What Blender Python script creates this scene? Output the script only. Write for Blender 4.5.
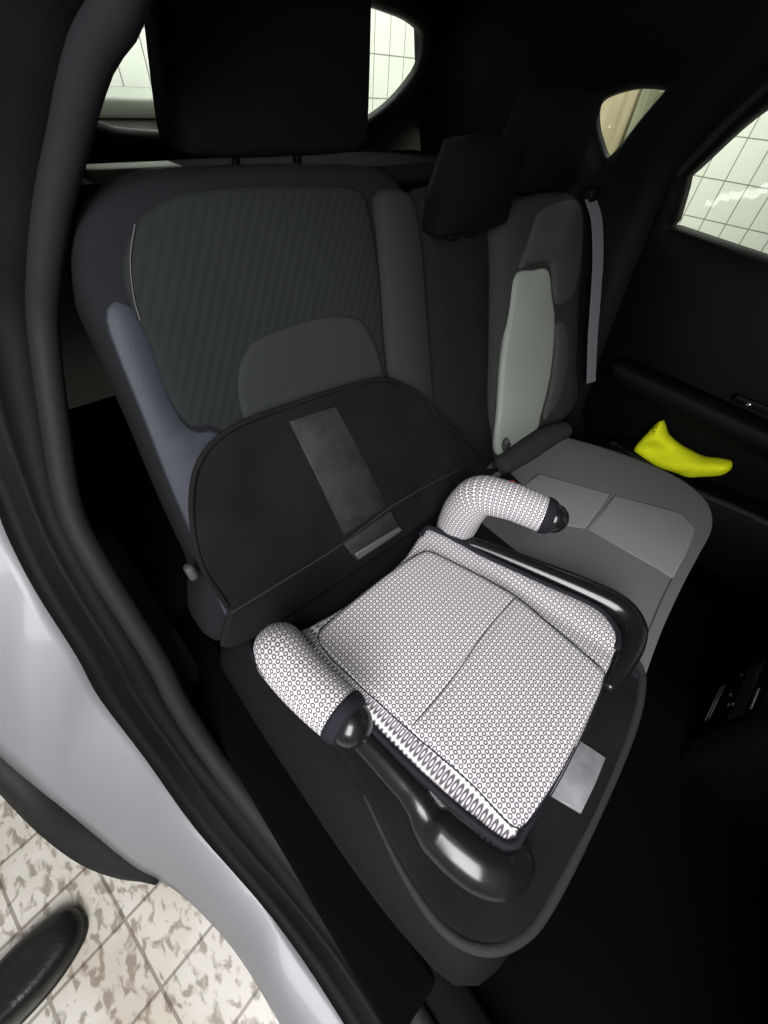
import bpy, bmesh, math, random
from mathutils import Vector, Matrix, noise
from mathutils.geometry import delaunay_2d_cdt

S = bpy.context.scene
COL = S.collection
for o in list(bpy.data.objects):
    bpy.data.objects.remove(o, do_unlink=True)

# axes: x = across the car (towards the far door), y = towards the tail, z = up.  z = 0 is the top of the rear cushion
GROUND = -0.62
# ------------------------------------------------------------------ camera
cd = bpy.data.cameras.new('camera')
cam = bpy.data.objects.new('camera', cd)
COL.objects.link(cam)
cd.sensor_width = 36.0
cd.sensor_fit = 'AUTO'
cd.lens = 14.2
cd.clip_start = 0.01
r_ = Vector((0.73475679, -0.67539204, 0.06307186))
u_ = Vector((0.46941411, 0.57338059, 0.67147978))
f_ = Vector((0.48967628, 0.4637675, -0.73833383))
cam.matrix_world = Matrix(((r_.x, u_.x, -f_.x, -0.67402),
                           (r_.y, u_.y, -f_.y, -0.35187),
                           (r_.z, u_.z, -f_.z, 0.66833),
                           (0, 0, 0, 1)))
S.camera = cam
# ------------------------------------------------------------------ view, world, lamps
S.view_settings.view_transform = 'Standard'
S.view_settings.look = 'None'
S.view_settings.gamma = 1
S.view_settings.use_curve_mapping = False
S.view_settings.exposure = 0.0
w = bpy.data.worlds.new('world')
S.world = w
w.use_nodes = True
w.node_tree.nodes['Background'].inputs['Color'].default_value = (0.8, 0.85, 1, 1)
w.node_tree.nodes['Background'].inputs['Strength'].default_value = 0.0


def area(name, loc, target, sx, sy, power, col):
    l = bpy.data.lights.new(name, 'AREA')
    l.shape = 'RECTANGLE'
    l.size, l.size_y = sx, sy
    l.energy = power
    l.color = col
    o = bpy.data.objects.new(name, l)
    COL.objects.link(o)
    o.location = loc
    o.rotation_euler = (Vector(target) - Vector(loc)).to_track_quat('-Z', 'Y').to_euler()
    return o


area('doorway_fill_light', (-1.40, -0.95, 1.20), (-0.3, -0.4, 0.1), 0.7, 1.3, 52, (1.0, 0.98, 0.98))  # added unseen source close to the open door, placed to light the booster
area('garage_ceiling_lamp', (1.7, 0.9, 1.66), (1.7, 0.9, 0.0), 0.5, 1.3, 36, (0.96, 1.0, 0.92))
area('garage_ceiling_lamp', (0.4, 1.6, 1.66), (0.4, 1.6, 0.0), 1.3, 0.4, 32, (0.97, 1.0, 0.97))


# ------------------------------------------------------------------ materials
def newmat(name):
    m = bpy.data.materials.new(name)
    m.use_nodes = True
    return m, m.node_tree.nodes, m.node_tree.links, m.node_tree.nodes['Principled BSDF']


def plain(name, col, rough=0.6, spec=0.5, metal=0.0, bump=0.0, bscale=200.0, var=0.0, vscale=8.0, coat=0.0, sheen=0.0):
    m, N, L, P = newmat(name)
    P.inputs['Base Color'].default_value = (*col, 1)
    P.inputs['Roughness'].default_value = rough
    P.inputs['Specular IOR Level'].default_value = spec
    P.inputs['Metallic'].default_value = metal
    P.inputs['Coat Weight'].default_value = coat
    P.inputs['Coat Roughness'].default_value = 0.08
    P.inputs['Sheen Weight'].default_value = sheen
    tc = N.new('ShaderNodeTexCoord')
    if bump > 0:
        n = N.new('ShaderNodeTexNoise')
        n.inputs['Scale'].default_value = bscale
        n.inputs['Detail'].default_value = 3
        L.new(tc.outputs['Object'], n.inputs['Vector'])
        b = N.new('ShaderNodeBump')
        b.inputs['Strength'].default_value = bump
        b.inputs['Distance'].default_value = 0.002
        L.new(n.outputs['Fac'], b.inputs['Height'])
        L.new(b.outputs['Normal'], P.inputs['Normal'])
    if var > 0:
        n = N.new('ShaderNodeTexNoise')
        n.inputs['Scale'].default_value = vscale
        n.inputs['Detail'].default_value = 4
        L.new(tc.outputs['Object'], n.inputs['Vector'])
        r = N.new('ShaderNodeValToRGB')
        r.color_ramp.elements[0].position = 0.3
        r.color_ramp.elements[1].position = 0.7
        r.color_ramp.elements[0].color = (*[c * (1 - var) for c in col], 1)
        r.color_ramp.elements[1].color = (*[min(1, c * (1 + var)) for c in col], 1)
        L.new(n.outputs['Fac'], r.inputs['Fac'])
        L.new(r.outputs['Color'], P.inputs['Base Color'])
    return m


def math_node(N, L, op, a, b=None):
    n = N.new('ShaderNodeMath')
    n.operation = op
    for i, v in enumerate((a, b)):
        if v is None:
            continue
        if isinstance(v, (int, float)):
            n.inputs[i].default_value = v
        else:
            L.new(v, n.inputs[i])
    return n.outputs[0]


def ring_fabric(name, pitch=0.0072, light=(0.80, 0.78, 0.81), dark=(0.11, 0.10, 0.12), r=0.31, wdt=0.16):
    """woven cloth: a square lattice of small dark rings on white"""
    m, N, L, P = newmat(name)
    uv = N.new('ShaderNodeUVMap')
    sx = N.new('ShaderNodeSeparateXYZ')
    L.new(uv.outputs['UV'], sx.inputs[0])
    d2 = []
    for ch in ('X', 'Y'):
        v = math_node(N, L, 'MULTIPLY', sx.outputs[ch], 1 / pitch)
        v = math_node(N, L, 'FRACT', v)
        v = math_node(N, L, 'SUBTRACT', v, 0.5)
        d2.append(math_node(N, L, 'MULTIPLY', v, v))
    d = math_node(N, L, 'SQRT', math_node(N, L, 'ADD', d2[0], d2[1]))
    e = math_node(N, L, 'ABSOLUTE', math_node(N, L, 'SUBTRACT', d, r))
    mr = N.new('ShaderNodeMapRange')
    mr.interpolation_type = 'SMOOTHSTEP'
    L.new(e, mr.inputs['Value'])
    mr.inputs['From Min'].default_value = wdt * 0.35
    mr.inputs['From Max'].default_value = wdt * 1.35
    mix = N.new('ShaderNodeMix')
    mix.data_type = 'RGBA'
    L.new(mr.outputs['Result'], mix.inputs['Factor'])
    mix.inputs[6].default_value = (*dark, 1)
    mix.inputs[7].default_value = (*light, 1)
    L.new(mix.outputs[2], P.inputs['Base Color'])
    P.inputs['Roughness'].default_value = 0.85
    P.inputs['Specular IOR Level'].default_value = 0.2
    b = N.new('ShaderNodeBump')
    b.inputs['Strength'].default_value = 0.35
    b.inputs['Distance'].default_value = 0.001
    L.new(mr.outputs['Result'], b.inputs['Height'])
    n = N.new('ShaderNodeTexNoise')
    n.inputs['Scale'].default_value = 900
    L.new(uv.outputs['UV'], n.inputs['Vector'])
    b2 = N.new('ShaderNodeBump')
    b2.inputs['Strength'].default_value = 0.3
    b2.inputs['Distance'].default_value = 0.0006
    L.new(n.outputs['Fac'], b2.inputs['Height'])
    L.new(b.outputs['Normal'], b2.inputs['Normal'])
    L.new(b2.outputs['Normal'], P.inputs['Normal'])
    return m


def quilt_fabric(name, col, pitch=0.013, ang=35, depth=0.22):
    """dark cloth with diagonal stitched ribs"""
    m, N, L, P = newmat(name)
    P.inputs['Base Color'].default_value = (*col, 1)
    P.inputs['Roughness'].default_value = 0.8
    P.inputs['Specular IOR Level'].default_value = 0.1
    uv = N.new('ShaderNodeUVMap')
    mp = N.new('ShaderNodeMapping')
    mp.inputs['Rotation'].default_value = (0, 0, math.radians(ang))
    L.new(uv.outputs['UV'], mp.inputs['Vector'])
    wv = N.new('ShaderNodeTexWave')
    wv.wave_type = 'BANDS'
    wv.inputs['Scale'].default_value = 0.314 / pitch
    wv.inputs['Distortion'].default_value = 0.6
    wv.inputs['Detail Scale'].default_value = 3
    L.new(mp.outputs['Vector'], wv.inputs['Vector'])
    b = N.new('ShaderNodeBump')
    b.inputs['Strength'].default_value = depth
    b.inputs['Distance'].default_value = 0.004
    L.new(wv.outputs['Fac'], b.inputs['Height'])
    n = N.new('ShaderNodeTexNoise')
    n.inputs['Scale'].default_value = 600
    L.new(uv.outputs['UV'], n.inputs['Vector'])
    b2 = N.new('ShaderNodeBump')
    b2.inputs['Strength'].default_value = 0.4
    b2.inputs['Distance'].default_value = 0.001
    L.new(n.outputs['Fac'], b2.inputs['Height'])
    L.new(b.outputs['Normal'], b2.inputs['Normal'])
    L.new(b2.outputs['Normal'], P.inputs['Normal'])
    return m


def tile_mat(name, wd, ht, c1, c2, grout, mortar, rough, blotch=None, rot=0.0, off=(0, 0)):
    m, N, L, P = newmat(name)
    uv = N.new('ShaderNodeUVMap')
    mp = N.new('ShaderNodeMapping')
    mp.inputs['Rotation'].default_value = (0, 0, rot)
    mp.inputs['Location'].default_value = (off[0], off[1], 0)
    L.new(uv.outputs['UV'], mp.inputs['Vector'])
    br = N.new('ShaderNodeTexBrick')
    br.offset = 0.0
    br.squash = 1.0
    br.inputs['Scale'].default_value = 1.0
    br.inputs['Brick Width'].default_value = wd
    br.inputs['Row Height'].default_value = ht
    br.inputs['Mortar Size'].default_value = mortar
    br.inputs['Mortar Smooth'].default_value = 0.2
    br.inputs['Color1'].default_value = (*c1, 1)
    br.inputs['Color2'].default_value = (*c2, 1)
    br.inputs['Mortar'].default_value = (*grout, 1)
    L.new(mp.outputs['Vector'], br.inputs['Vector'])
    out = br.outputs['Color']
    if blotch:
        n = N.new('ShaderNodeTexNoise')
        n.inputs['Scale'].default_value = 55
        n.inputs['Detail'].default_value = 6
        n.inputs['Distortion'].default_value = 0.45
        sc = N.new('ShaderNodeMapping')
        sc.inputs['Scale'].default_value = (1.0, 0.55, 1)
        sc.inputs['Rotation'].default_value = (0, 0, 0.5)
        L.new(uv.outputs['UV'], sc.inputs['Vector'])
        L.new(sc.outputs['Vector'], n.inputs['Vector'])
        r = N.new('ShaderNodeValToRGB')
        r.color_ramp.elements[0].position = 0.39
        r.color_ramp.elements[0].color = (*blotch, 1)
        r.color_ramp.elements[1].position = 0.49
        r.color_ramp.elements[1].color = (1, 1, 1, 1)
        L.new(n.outputs['Fac'], r.inputs['Fac'])
        n2 = N.new('ShaderNodeTexNoise')
        n2.inputs['Scale'].default_value = 5
        L.new(uv.outputs['UV'], n2.inputs['Vector'])
        r2 = N.new('ShaderNodeValToRGB')
        r2.color_ramp.elements[0].position = 0.35
        r2.color_ramp.elements[0].color = (0.80, 0.76, 0.70, 1)
        r2.color_ramp.elements[1].position = 0.6
        r2.color_ramp.elements[1].color = (1, 1, 1, 1)
        L.new(n2.outputs['Fac'], r2.inputs['Fac'])
        for src in (r.outputs['Color'], r2.outputs['Color']):
            mx = N.new('ShaderNodeMix')
            mx.data_type = 'RGBA'
            mx.blend_type = 'MULTIPLY'
            mx.inputs['Factor'].default_value = 1
            L.new(out, mx.inputs[6])
            L.new(src, mx.inputs[7])
            out = mx.outputs[2]
    L.new(out, P.inputs['Base Color'])
    P.inputs['Roughness'].default_value = rough
    return m


def glass_mat(name, tint):
    m, N, L, P = newmat(name)
    N.remove(P)
    t = N.new('ShaderNodeBsdfTransparent')
    t.inputs['Color'].default_value = (*tint, 1)
    g = N.new('ShaderNodeBsdfGlossy')
    g.inputs['Roughness'].default_value = 0.02
    mx = N.new('ShaderNodeMixShader')
    mx.inputs[0].default_value = 0.025
    L.new(t.outputs[0], mx.inputs[1])
    L.new(g.outputs[0], mx.inputs[2])
    L.new(mx.outputs[0], N['Material Output'].inputs['Surface'])
    return m


def streak_mat(name, a, b, scale=26):
    m, N, L, P = newmat(name)
    tc = N.new('ShaderNodeTexCoord')
    mp = N.new('ShaderNodeMapping')
    mp.inputs['Scale'].default_value = (scale, scale, 2.0)
    L.new(tc.outputs['Object'], mp.inputs['Vector'])
    n = N.new('ShaderNodeTexNoise')
    n.inputs['Scale'].default_value = 1
    n.inputs['Detail'].default_value = 4
    L.new(mp.outputs['Vector'], n.inputs['Vector'])
    r = N.new('ShaderNodeValToRGB')
    r.color_ramp.elements[0].position = 0.35
    r.color_ramp.elements[1].position = 0.65
    r.color_ramp.elements[0].color = (*a, 1)
    r.color_ramp.elements[1].color = (*b, 1)
    L.new(n.outputs['Fac'], r.inputs['Fac'])
    L.new(r.outputs['Color'], P.inputs['Base Color'])
    P.inputs['Roughness'].default_value = 0.7
    return m


M = {
    'trim': plain('black_trim_plastic', (0.0035, 0.0035, 0.004), 0.6, 0.15, bump=0.25, bscale=500),  # near black: cabin shade is included in this colour
    'jamb': plain('jamb_plastic', (0.003, 0.003, 0.0034), 0.6, 0.12, bump=0.25, bscale=400),  # darkened further, with the shade round the door put into the colour
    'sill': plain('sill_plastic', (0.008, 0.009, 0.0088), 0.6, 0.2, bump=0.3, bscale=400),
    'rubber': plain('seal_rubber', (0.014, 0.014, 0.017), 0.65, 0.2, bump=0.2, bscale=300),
    'carpet': plain('carpet', (0.0018, 0.0018, 0.002), 1.0, 0.05, bump=0.8, bscale=700),  # footwell shade is put into the colour, darker than real carpet
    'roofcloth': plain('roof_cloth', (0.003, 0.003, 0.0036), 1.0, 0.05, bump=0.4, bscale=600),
    'gloss': plain('gloss_black_plastic', (0.009, 0.009, 0.010), 0.22, 0.5, bump=0.03, bscale=120),
    'piping': plain('navy_piping', (0.012, 0.011, 0.017), 0.7, 0.2, bump=0.5, bscale=900),
    'ring': ring_fabric('ring_fabric'),
    'seatcloth': plain('seat_cloth', (0.125, 0.119, 0.125), 0.9, 0.2, bump=0.5, bscale=900, sheen=0.1),
    'seatcloth2': plain('seat_insert_cloth', (0.22, 0.211, 0.219), 0.9, 0.2, bump=0.5, bscale=900, sheen=0.1),
    'quilt': quilt_fabric('quilted_seat_cloth', (0.016, 0.0185, 0.020), depth=0.13),  # near backrest insert, darkened in colour for the shade on it
    'lumbar': plain('lumbar_cloth', (0.026, 0.030, 0.029), 0.9, 0.1, bump=0.5, bscale=800),  # shaded near-side copy of the lumbar cloth
    'farlumbar': plain('lit_lumbar_cloth', (0.29, 0.32, 0.29), 0.85, 0.2, bump=0.5, bscale=800, sheen=0.1),  # lit far-side copy of the lumbar cloth, light put into the colour
    'bolster': plain('lit_bolster_cloth', (0.032, 0.036, 0.050), 0.55, 0.3, bump=0.3, bscale=700),  # bluer and paler than the backrest: door light put into the colour
    'farback': plain('far_back_cloth', (0.035, 0.040, 0.036), 0.9, 0.1, bump=0.5, bscale=800),
    'farinsert': plain('far_insert_cloth', (0.060, 0.067, 0.062), 0.85, 0.15, bump=0.5, bscale=800),
    'backcloth': plain('backrest_cloth', (0.011, 0.012, 0.014), 0.85, 0.12, bump=0.4, bscale=800),
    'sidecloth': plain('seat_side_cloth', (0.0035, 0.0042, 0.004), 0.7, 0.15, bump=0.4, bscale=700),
    'darkcloth': plain('dark_seat_cloth', (0.0125, 0.0135, 0.013), 0.9, 0.1, bump=0.5, bscale=900),
    'headcloth': plain('headrest_cloth', (0.004, 0.004, 0.005), 0.9, 0.1, bump=0.5, bscale=900),
    'mat': plain('mat_cloth', (0.0085, 0.0080, 0.0085), 0.85, 0.12, bump=0.35, bscale=900, var=0.3, vscale=9),
    'matbind': plain('mat_binding', (0.024, 0.0235, 0.026), 0.75, 0.2, bump=0.5, bscale=600),
    'label': plain('satin_label', (0.20, 0.20, 0.215), 0.4, 0.5, bump=0.3, bscale=120, var=0.3, vscale=30),
    'mesh': plain('mat_stripe', (0.026, 0.0255, 0.027), 0.6, 0.2, bump=0.5, bscale=150, var=0.3, vscale=25),
    'zip': plain('zip_tape', (0.085, 0.085, 0.09), 0.5, 0.4),
    'paint': plain('silver_paint', (0.21, 0.22, 0.235), 0.5, 0.4, metal=0.2, coat=0.15),
    'clad': plain('arch_plastic', (0.010, 0.011, 0.0115), 0.6, 0.25, bump=0.3, bscale=300),
    'tyre': plain('tyre_rubber', (0.015, 0.015, 0.016), 0.8, 0.3),
    'alloy': plain('alloy', (0.5, 0.5, 0.52), 0.3, 0.5, metal=0.9),
    'belt': plain('belt_webbing', (0.20, 0.205, 0.23), 0.6, 0.4, bump=0.5, bscale=500),
    'red': plain('red_plastic', (0.55, 0.03, 0.03), 0.4, 0.5),
    'chrome': plain('chrome', (0.7, 0.7, 0.72), 0.12, 0.5, metal=1.0),
    'dullchrome': plain('dull_chrome', (0.16, 0.16, 0.165), 0.4, 0.5, metal=0.8),
    'palegrey': plain('lit_strip_grey', (0.62, 0.62, 0.56), 0.5, 0.4),
    'seamgrey': plain('grey_thread', (0.12, 0.115, 0.12), 0.8, 0.2),
    'grey': plain('grey_plastic', (0.055, 0.055, 0.06), 0.5, 0.3),
    'cover': plain('cargo_cover_cloth', (0.012, 0.012, 0.012), 0.9, 0.1),
    'stitch': plain('pale_thread', (0.13, 0.13, 0.14), 0.7, 0.2),
    'yellow': plain('hi_vis_cloth', (0.86, 0.98, 0.012), 0.75, 0.25, bump=0.5, bscale=300, var=0.06, vscale=12),
    'leather': plain('black_leather', (0.006, 0.007, 0.0065), 0.33, 0.5, bump=0.35, bscale=160),
    'sole': plain('shoe_sole', (0.010, 0.010, 0.010), 0.7, 0.3),
    'floor': tile_mat('floor_tile', 0.15, 0.15, (0.74, 0.72, 0.68), (0.67, 0.65, 0.61), (0.34, 0.31, 0.28), 0.0035, 0.35,
                      blotch=(0.52, 0.47, 0.44), rot=-0.115, off=(-0.045, -0.116)),
    'wall': tile_mat('wall_tile', 0.112, 0.167, (0.80, 0.81, 0.76), (0.77, 0.79, 0.73), (0.27, 0.27, 0.25), 0.003, 0.25),
    'plaster': plain('plaster', (0.75, 0.75, 0.73), 0.9, 0.2),
    'glass': glass_mat('clear_glass', (0.88, 0.90, 0.88)),
    'tan': streak_mat('tan_board', (0.45, 0.36, 0.20), (0.78, 0.68, 0.45)),
    'olive': streak_mat('olive_board', (0.16, 0.17, 0.10), (0.42, 0.42, 0.28)),
    'greenbox': plain('grey_green_metal', (0.30, 0.32, 0.28), 0.6, 0.4),
}


# ------------------------------------------------------------------ mesh helpers
def link(name, bm, mat, parent=None, smooth=True, kind=None):
    me = bpy.data.meshes.new(name)
    bmesh.ops.recalc_face_normals(bm, faces=bm.faces[:])
    for f in bm.faces:
        f.smooth = smooth
    bm.to_mesh(me)
    bm.free()
    o = bpy.data.objects.new(name, me)
    COL.objects.link(o)
    me.materials.append(M[mat] if isinstance(mat, str) else mat)
    if parent is not None:
        o.parent = parent
    if kind:
        o['kind'] = kind
    return o


def tag(o, label, cat, group=None):
    o['label'] = label
    o['category'] = cat
    if group:
        o['group'] = group
    return o


def thing(name, loc, label, cat, group=None, rot=(0, 0, 0)):
    o = bpy.data.objects.new(name, None)
    o.empty_display_size = 0.05
    COL.objects.link(o)
    o.location = loc
    o.rotation_euler = rot
    return tag(o, label, cat, group)


def spline(pts, n, closed=False):
    """n points along a Catmull-Rom through pts, spaced by arc length"""
    P = [Vector(p) for p in pts]
    k = len(P)
    fine = []
    segs = k if closed else k - 1
    for i in range(segs):
        if closed:
            a, b, c, d = P[(i - 1) % k], P[i], P[(i + 1) % k], P[(i + 2) % k]
        else:
            b, c = P[i], P[i + 1]
            a = P[i - 1] if i > 0 else b * 2 - c
            d = P[i + 2] if i + 2 < k else c * 2 - b
        for j in range(16):
            t = j / 16
            fine.append(0.5 * ((2 * b) + (c - a) * t + (2 * a - 5 * b + 4 * c - d) * t * t + (3 * b - a - 3 * c + d) * t ** 3))
    fine.append(P[0] if closed else P[-1])
    acc = [0.0]
    for i in range(1, len(fine)):
        acc.append(acc[-1] + (fine[i] - fine[i - 1]).length)
    tot = acc[-1]
    out = []
    j = 0
    m = n if closed else n - 1
    for i in range(n):
        s = tot * i / m
        while j < len(acc) - 2 and acc[j + 1] < s:
            j += 1
        d = acc[j + 1] - acc[j]
        t = 0 if d < 1e-12 else (s - acc[j]) / d
        out.append(fine[j].lerp(fine[j + 1], t))
    return out


def v2(p):
    return Vector((p[0], p[1]))


def slab(bm, outline, prof, to3d, n=96, spacing=None, smooth=True, close_bottom=True):
    """pad with a drawn outline. prof = [(inset, height), ...] from the bottom edge to the top edge"""
    pts = spline([Vector((p[0], p[1], 0)) for p in outline], n, True) if smooth else [Vector((p[0], p[1], 0)) for p in outline]
    pts = [v2(p) for p in pts]
    ar = sum(pts[i].x * pts[(i + 1) % len(pts)].y - pts[(i + 1) % len(pts)].x * pts[i].y for i in range(len(pts)))
    if ar < 0:
        pts.reverse()
    k = len(pts)
    nor = []
    for i in range(k):
        e1 = (pts[i] - pts[i - 1]).normalized()
        e2 = (pts[(i + 1) % k] - pts[i]).normalized()
        n1, n2 = Vector((-e1.y, e1.x)), Vector((-e2.y, e2.x))
        nn = n1 + n2
        nn = nn.normalized() if nn.length > 1e-6 else n1
        nor.append(nn / max(0.5, nn.dot(n1)))
    uvl = bm.loops.layers.uv.verify()
    pos2 = {}
    rings = []
    for ins, h in prof:
        ring = []
        for i in range(k):
            q = pts[i] + nor[i] * ins
            v = bm.verts.new(to3d(q.x, q.y, h))
            pos2[v] = Vector((q.x, q.y))
            ring.append((v, q))
        rings.append(ring)
    faces = []
    run = 0.0
    for a, b in zip(rings, rings[1:]):
        for i in range(k):
            j = (i + 1) % k
            faces.append(bm.faces.new((a[i][0], a[j][0], b[j][0], b[i][0])))
    if close_bottom:
        faces.append(bm.faces.new([v for v, q in reversed(rings[0])]))
    top = rings[-1]
    co = [q.copy() for v, q in top]
    vs = [v for v, q in top]
    if spacing:
        x0, x1 = min(q.x for q in co), max(q.x for q in co)
        y0, y1 = min(q.y for q in co), max(q.y for q in co)
        nx, ny = int((x1 - x0) / spacing), int((y1 - y0) / spacing)

        def inside(p):
            c = False
            for i in range(k):
                a, b = co[i], co[i - 1]
                if (a.y > p.y) != (b.y > p.y) and p.x < (b.x - a.x) * (p.y - a.y) / (b.y - a.y) + a.x:
                    c = not c
            return c
        extra = []
        for i in range(1, nx + 1):
            for j in range(1, ny + 1):
                p = Vector((x0 + (i - 0.5 + 0.25 * (j % 2)) * (x1 - x0) / nx, y0 + (j - 0.5) * (y1 - y0) / ny))
                if inside(p) and min((p - q).length for q in co[:k]) > spacing * 0.5:
                    extra.append(p)
        h = prof[-1][1]
        for p in extra:
            v = bm.verts.new(to3d(p.x, p.y, h))
            pos2[v] = p
            co.append(p)
            vs.append(v)
    r = delaunay_2d_cdt(co, [(i, (i + 1) % k) for i in range(k)], [], 1, 1e-7)
    omap = [vs[o[0]] if o else None for o in r[3]]
    for f in r[2]:
        q = [omap[i] for i in f]
        if None in q or len(set(q)) < 3:
            continue
        try:
            faces.append(bm.faces.new(q))
        except ValueError:
            pass
    for f in faces:
        for l in f.loops:
            l[uvl].uv = pos2[l.vert]
    return bm


def pad(name, mat, outline, prof, to3d, parent=None, **kw):
    bm = bmesh.new()
    slab(bm, outline, prof, to3d, **kw)
    return link(name, bm, mat, parent)


def sweep(bm, path, rad, n=20, caps=True, up=None, flat=1.0, k=None, round_end=True):
    """tube through path; rad number or list; flat squashes along the second axis"""
    P = spline(path, k or max(8, len(path) * 6))
    m = len(P)
    if isinstance(rad, (int, float)):
        R = [rad] * m
    else:
        R = []
        for i in range(m):
            t = i / (m - 1) * (len(rad) - 1)
            a = min(int(t), len(rad) - 2)
            R.append(rad[a] + (rad[a + 1] - rad[a]) * (t - a))
    uvl = bm.loops.layers.uv.verify()
    T = [(P[min(i + 1, m - 1)] - P[max(i - 1, 0)]).normalized() for i in range(m)]
    a = Vector(up) if up else (Vector((0, 0, 1)) if abs(T[0].z) < 0.9 else Vector((1, 0, 0)))
    u = (a - T[0] * a.dot(T[0])).normalized()
    stations = []
    s = 0
    for i in range(m):
        if i:
            s += (P[i] - P[i - 1]).length
            u = (u - T[i] * u.dot(T[i])).normalized()
        stations.append((P[i], u.copy(), T[i].cross(u), R[i], s))
    if caps and round_end:
        pre, post = [], []
        for q in (0.95, 0.7, 0.35):
            c, sn = math.sqrt(max(0, 1 - q * q)), q
            p, uu, vv, r, s0 = stations[0]
            pre.append((p - T[0] * r * sn * 0.6, uu, vv, r * max(c, 0.2), s0 - r * sn * 0.6))
            p, uu, vv, r, s1 = stations[-1]
            post.insert(0, (p + T[-1] * r * sn * 0.6, uu, vv, r * max(c, 0.2), s1 + r * sn * 0.6))
        stations = pre + stations + post
    rings = []
    for p, uu, vv, r, s in stations:
        rings.append([bm.verts.new(p + uu * math.cos(2 * math.pi * j / n) * r + vv * math.sin(2 * math.pi * j / n) * r * flat) for j in range(n)])
    rm = max(R)
    for i in range(len(rings) - 1):
        for j in range(n):
            jj = (j + 1) % n
            f = bm.faces.new((rings[i][j], rings[i][jj], rings[i + 1][jj], rings[i + 1][j]))
            for l, (a_, b_) in zip(f.loops, ((i, j), (i, j + 1), (i + 1, j + 1), (i + 1, j))):
                l[uvl].uv = (stations[a_][4], b_ / n * 2 * math.pi * rm)
    if caps:
        bm.faces.new(list(reversed(rings[0])))
        bm.faces.new(rings[-1])
    return bm


def tube(name, mat, path, rad, parent=None, **kw):
    bm = bmesh.new()
    sweep(bm, path, rad, **kw)
    return link(name, bm, mat, parent)


def add_box(bm, c, size, bev=0.01, segs=3, rot=None):
    r = bmesh.ops.create_cube(bm, size=1.0)
    vs = r['verts']
    bmesh.ops.scale(bm, vec=size, verts=vs)
    es = list({e for v in vs for e in v.link_edges})
    if bev > 0:
        g = bmesh.ops.bevel(bm, geom=es, offset=bev, segments=segs, profile=0.5, affect='EDGES')
        vs = list({v for f in g['faces'] for v in f.verts} | {v for v in vs if v.is_valid})
    if rot is not None:
        bmesh.ops.rotate(bm, verts=vs, cent=(0, 0, 0), matrix=rot)
    bmesh.ops.translate(bm, vec=c, verts=vs)
    return bm


def box(name, mat, c, size, parent=None, bev=0.01, segs=3, rot=None, smooth=True):
    bm = bmesh.new()
    add_box(bm, c, size, bev, segs, rot)
    o = link(name, bm, mat, parent, smooth)
    return o


def loft(bm, rows, closed=False):
    """skin between rows of equal length; UV in metres"""
    uvl = bm.loops.layers.uv.verify()
    V = [[bm.verts.new(p) for p in row] for row in rows]
    k = len(rows[0])
    U = []
    for row in rows:
        s, l = 0, [0]
        for i in range(1, k + 1):
            s += (Vector(row[i % k]) - Vector(row[i - 1])).length
            l.append(s)
        U.append(l)
    T = [0]
    for a, b in zip(rows, rows[1:]):
        T.append(T[-1] + (Vector(a[k // 2]) - Vector(b[k // 2])).length)
    for i in range(len(rows) - 1):
        for j in range(k if closed else k - 1):
            jj = (j + 1) % k
            f = bm.faces.new((V[i][j], V[i][jj], V[i + 1][jj], V[i + 1][j]))
            for l, (a, b) in zip(f.loops, ((i, j), (i, j + 1), (i + 1, j + 1), (i + 1, j))):
                l[uvl].uv = (U[a][b], T[a])
    return bm


def skin(name, mat, rows, parent=None, closed=False, thick=0.0, off=-1):
    bm = bmesh.new()
    loft(bm, rows, closed)
    o = link(name, bm, mat, parent)
    if thick:
        md = o.modifiers.new('thickness', 'SOLIDIFY')
        md.thickness = thick
        md.offset = off
    return o


def ball(bm, c, r, axis=(0, 0, 1), sc=(1, 1, 1), seg=24, rg=14):
    g = bmesh.ops.create_uvsphere(bm, u_segments=seg, v_segments=rg, radius=r)
    bmesh.ops.scale(bm, vec=sc, verts=g['verts'])
    q = Vector((0, 0, 1)).rotation_difference(Vector(axis).normalized()).to_matrix()
    bmesh.ops.rotate(bm, verts=g['verts'], cent=(0, 0, 0), matrix=q)
    bmesh.ops.translate(bm, vec=c, verts=g['verts'])
    return bm


# ------------------------------------------------------------------ the garage
def plane(name, mat, p0, eu, ev, kind='structure', thick=0.08):
    bm = bmesh.new()
    uvl = bm.loops.layers.uv.verify()
    p0, eu, ev = Vector(p0), Vector(eu), Vector(ev)
    nn = eu.cross(ev).normalized()
    a = [p0, p0 + eu, p0 + eu + ev, p0 + ev]
    uv = [(0, 0), (eu.length, 0), (eu.length, ev.length), (0, ev.length)]
    t = [bm.verts.new(p) for p in a]
    b = [bm.verts.new(p - nn * thick) for p in a]
    f = bm.faces.new(t)
    for l, q in zip(f.loops, uv):
        l[uvl].uv = q
    bm.faces.new(list(reversed(b)))
    for i in range(4):
        j = (i + 1) % 4
        bm.faces.new((t[j], t[i], b[i], b[j]))
    return link(name, bm, mat, None, False, kind)


X0, X1, Y0, Y1, ZC = -3.2, 2.5, -3.0, 2.1, 1.75
plane('floor', 'floor', (X0, Y0, GROUND), (X1 - X0, 0, 0), (0, Y1 - Y0, 0))
plane('ceiling', 'plaster', (X0, Y1, ZC), (X1 - X0, 0, 0), (0, Y0 - Y1, 0))
plane('wall_rear', 'wall', (X0, Y1, GROUND), (X1 - X0, 0, 0), (0, 0, ZC - GROUND))
plane('wall_left', 'wall', (X1, Y1, GROUND), (0, Y0 - Y1, 0), (0, 0, ZC - GROUND))
plane('wall_right', 'plaster', (X0, Y0, GROUND), (0, Y1 - Y0, 0), (0, 0, ZC - GROUND))
plane('wall_front', 'plaster', (X1, Y0, GROUND), (X0 - X1, 0, 0), (0, 0, ZC - GROUND))

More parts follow.
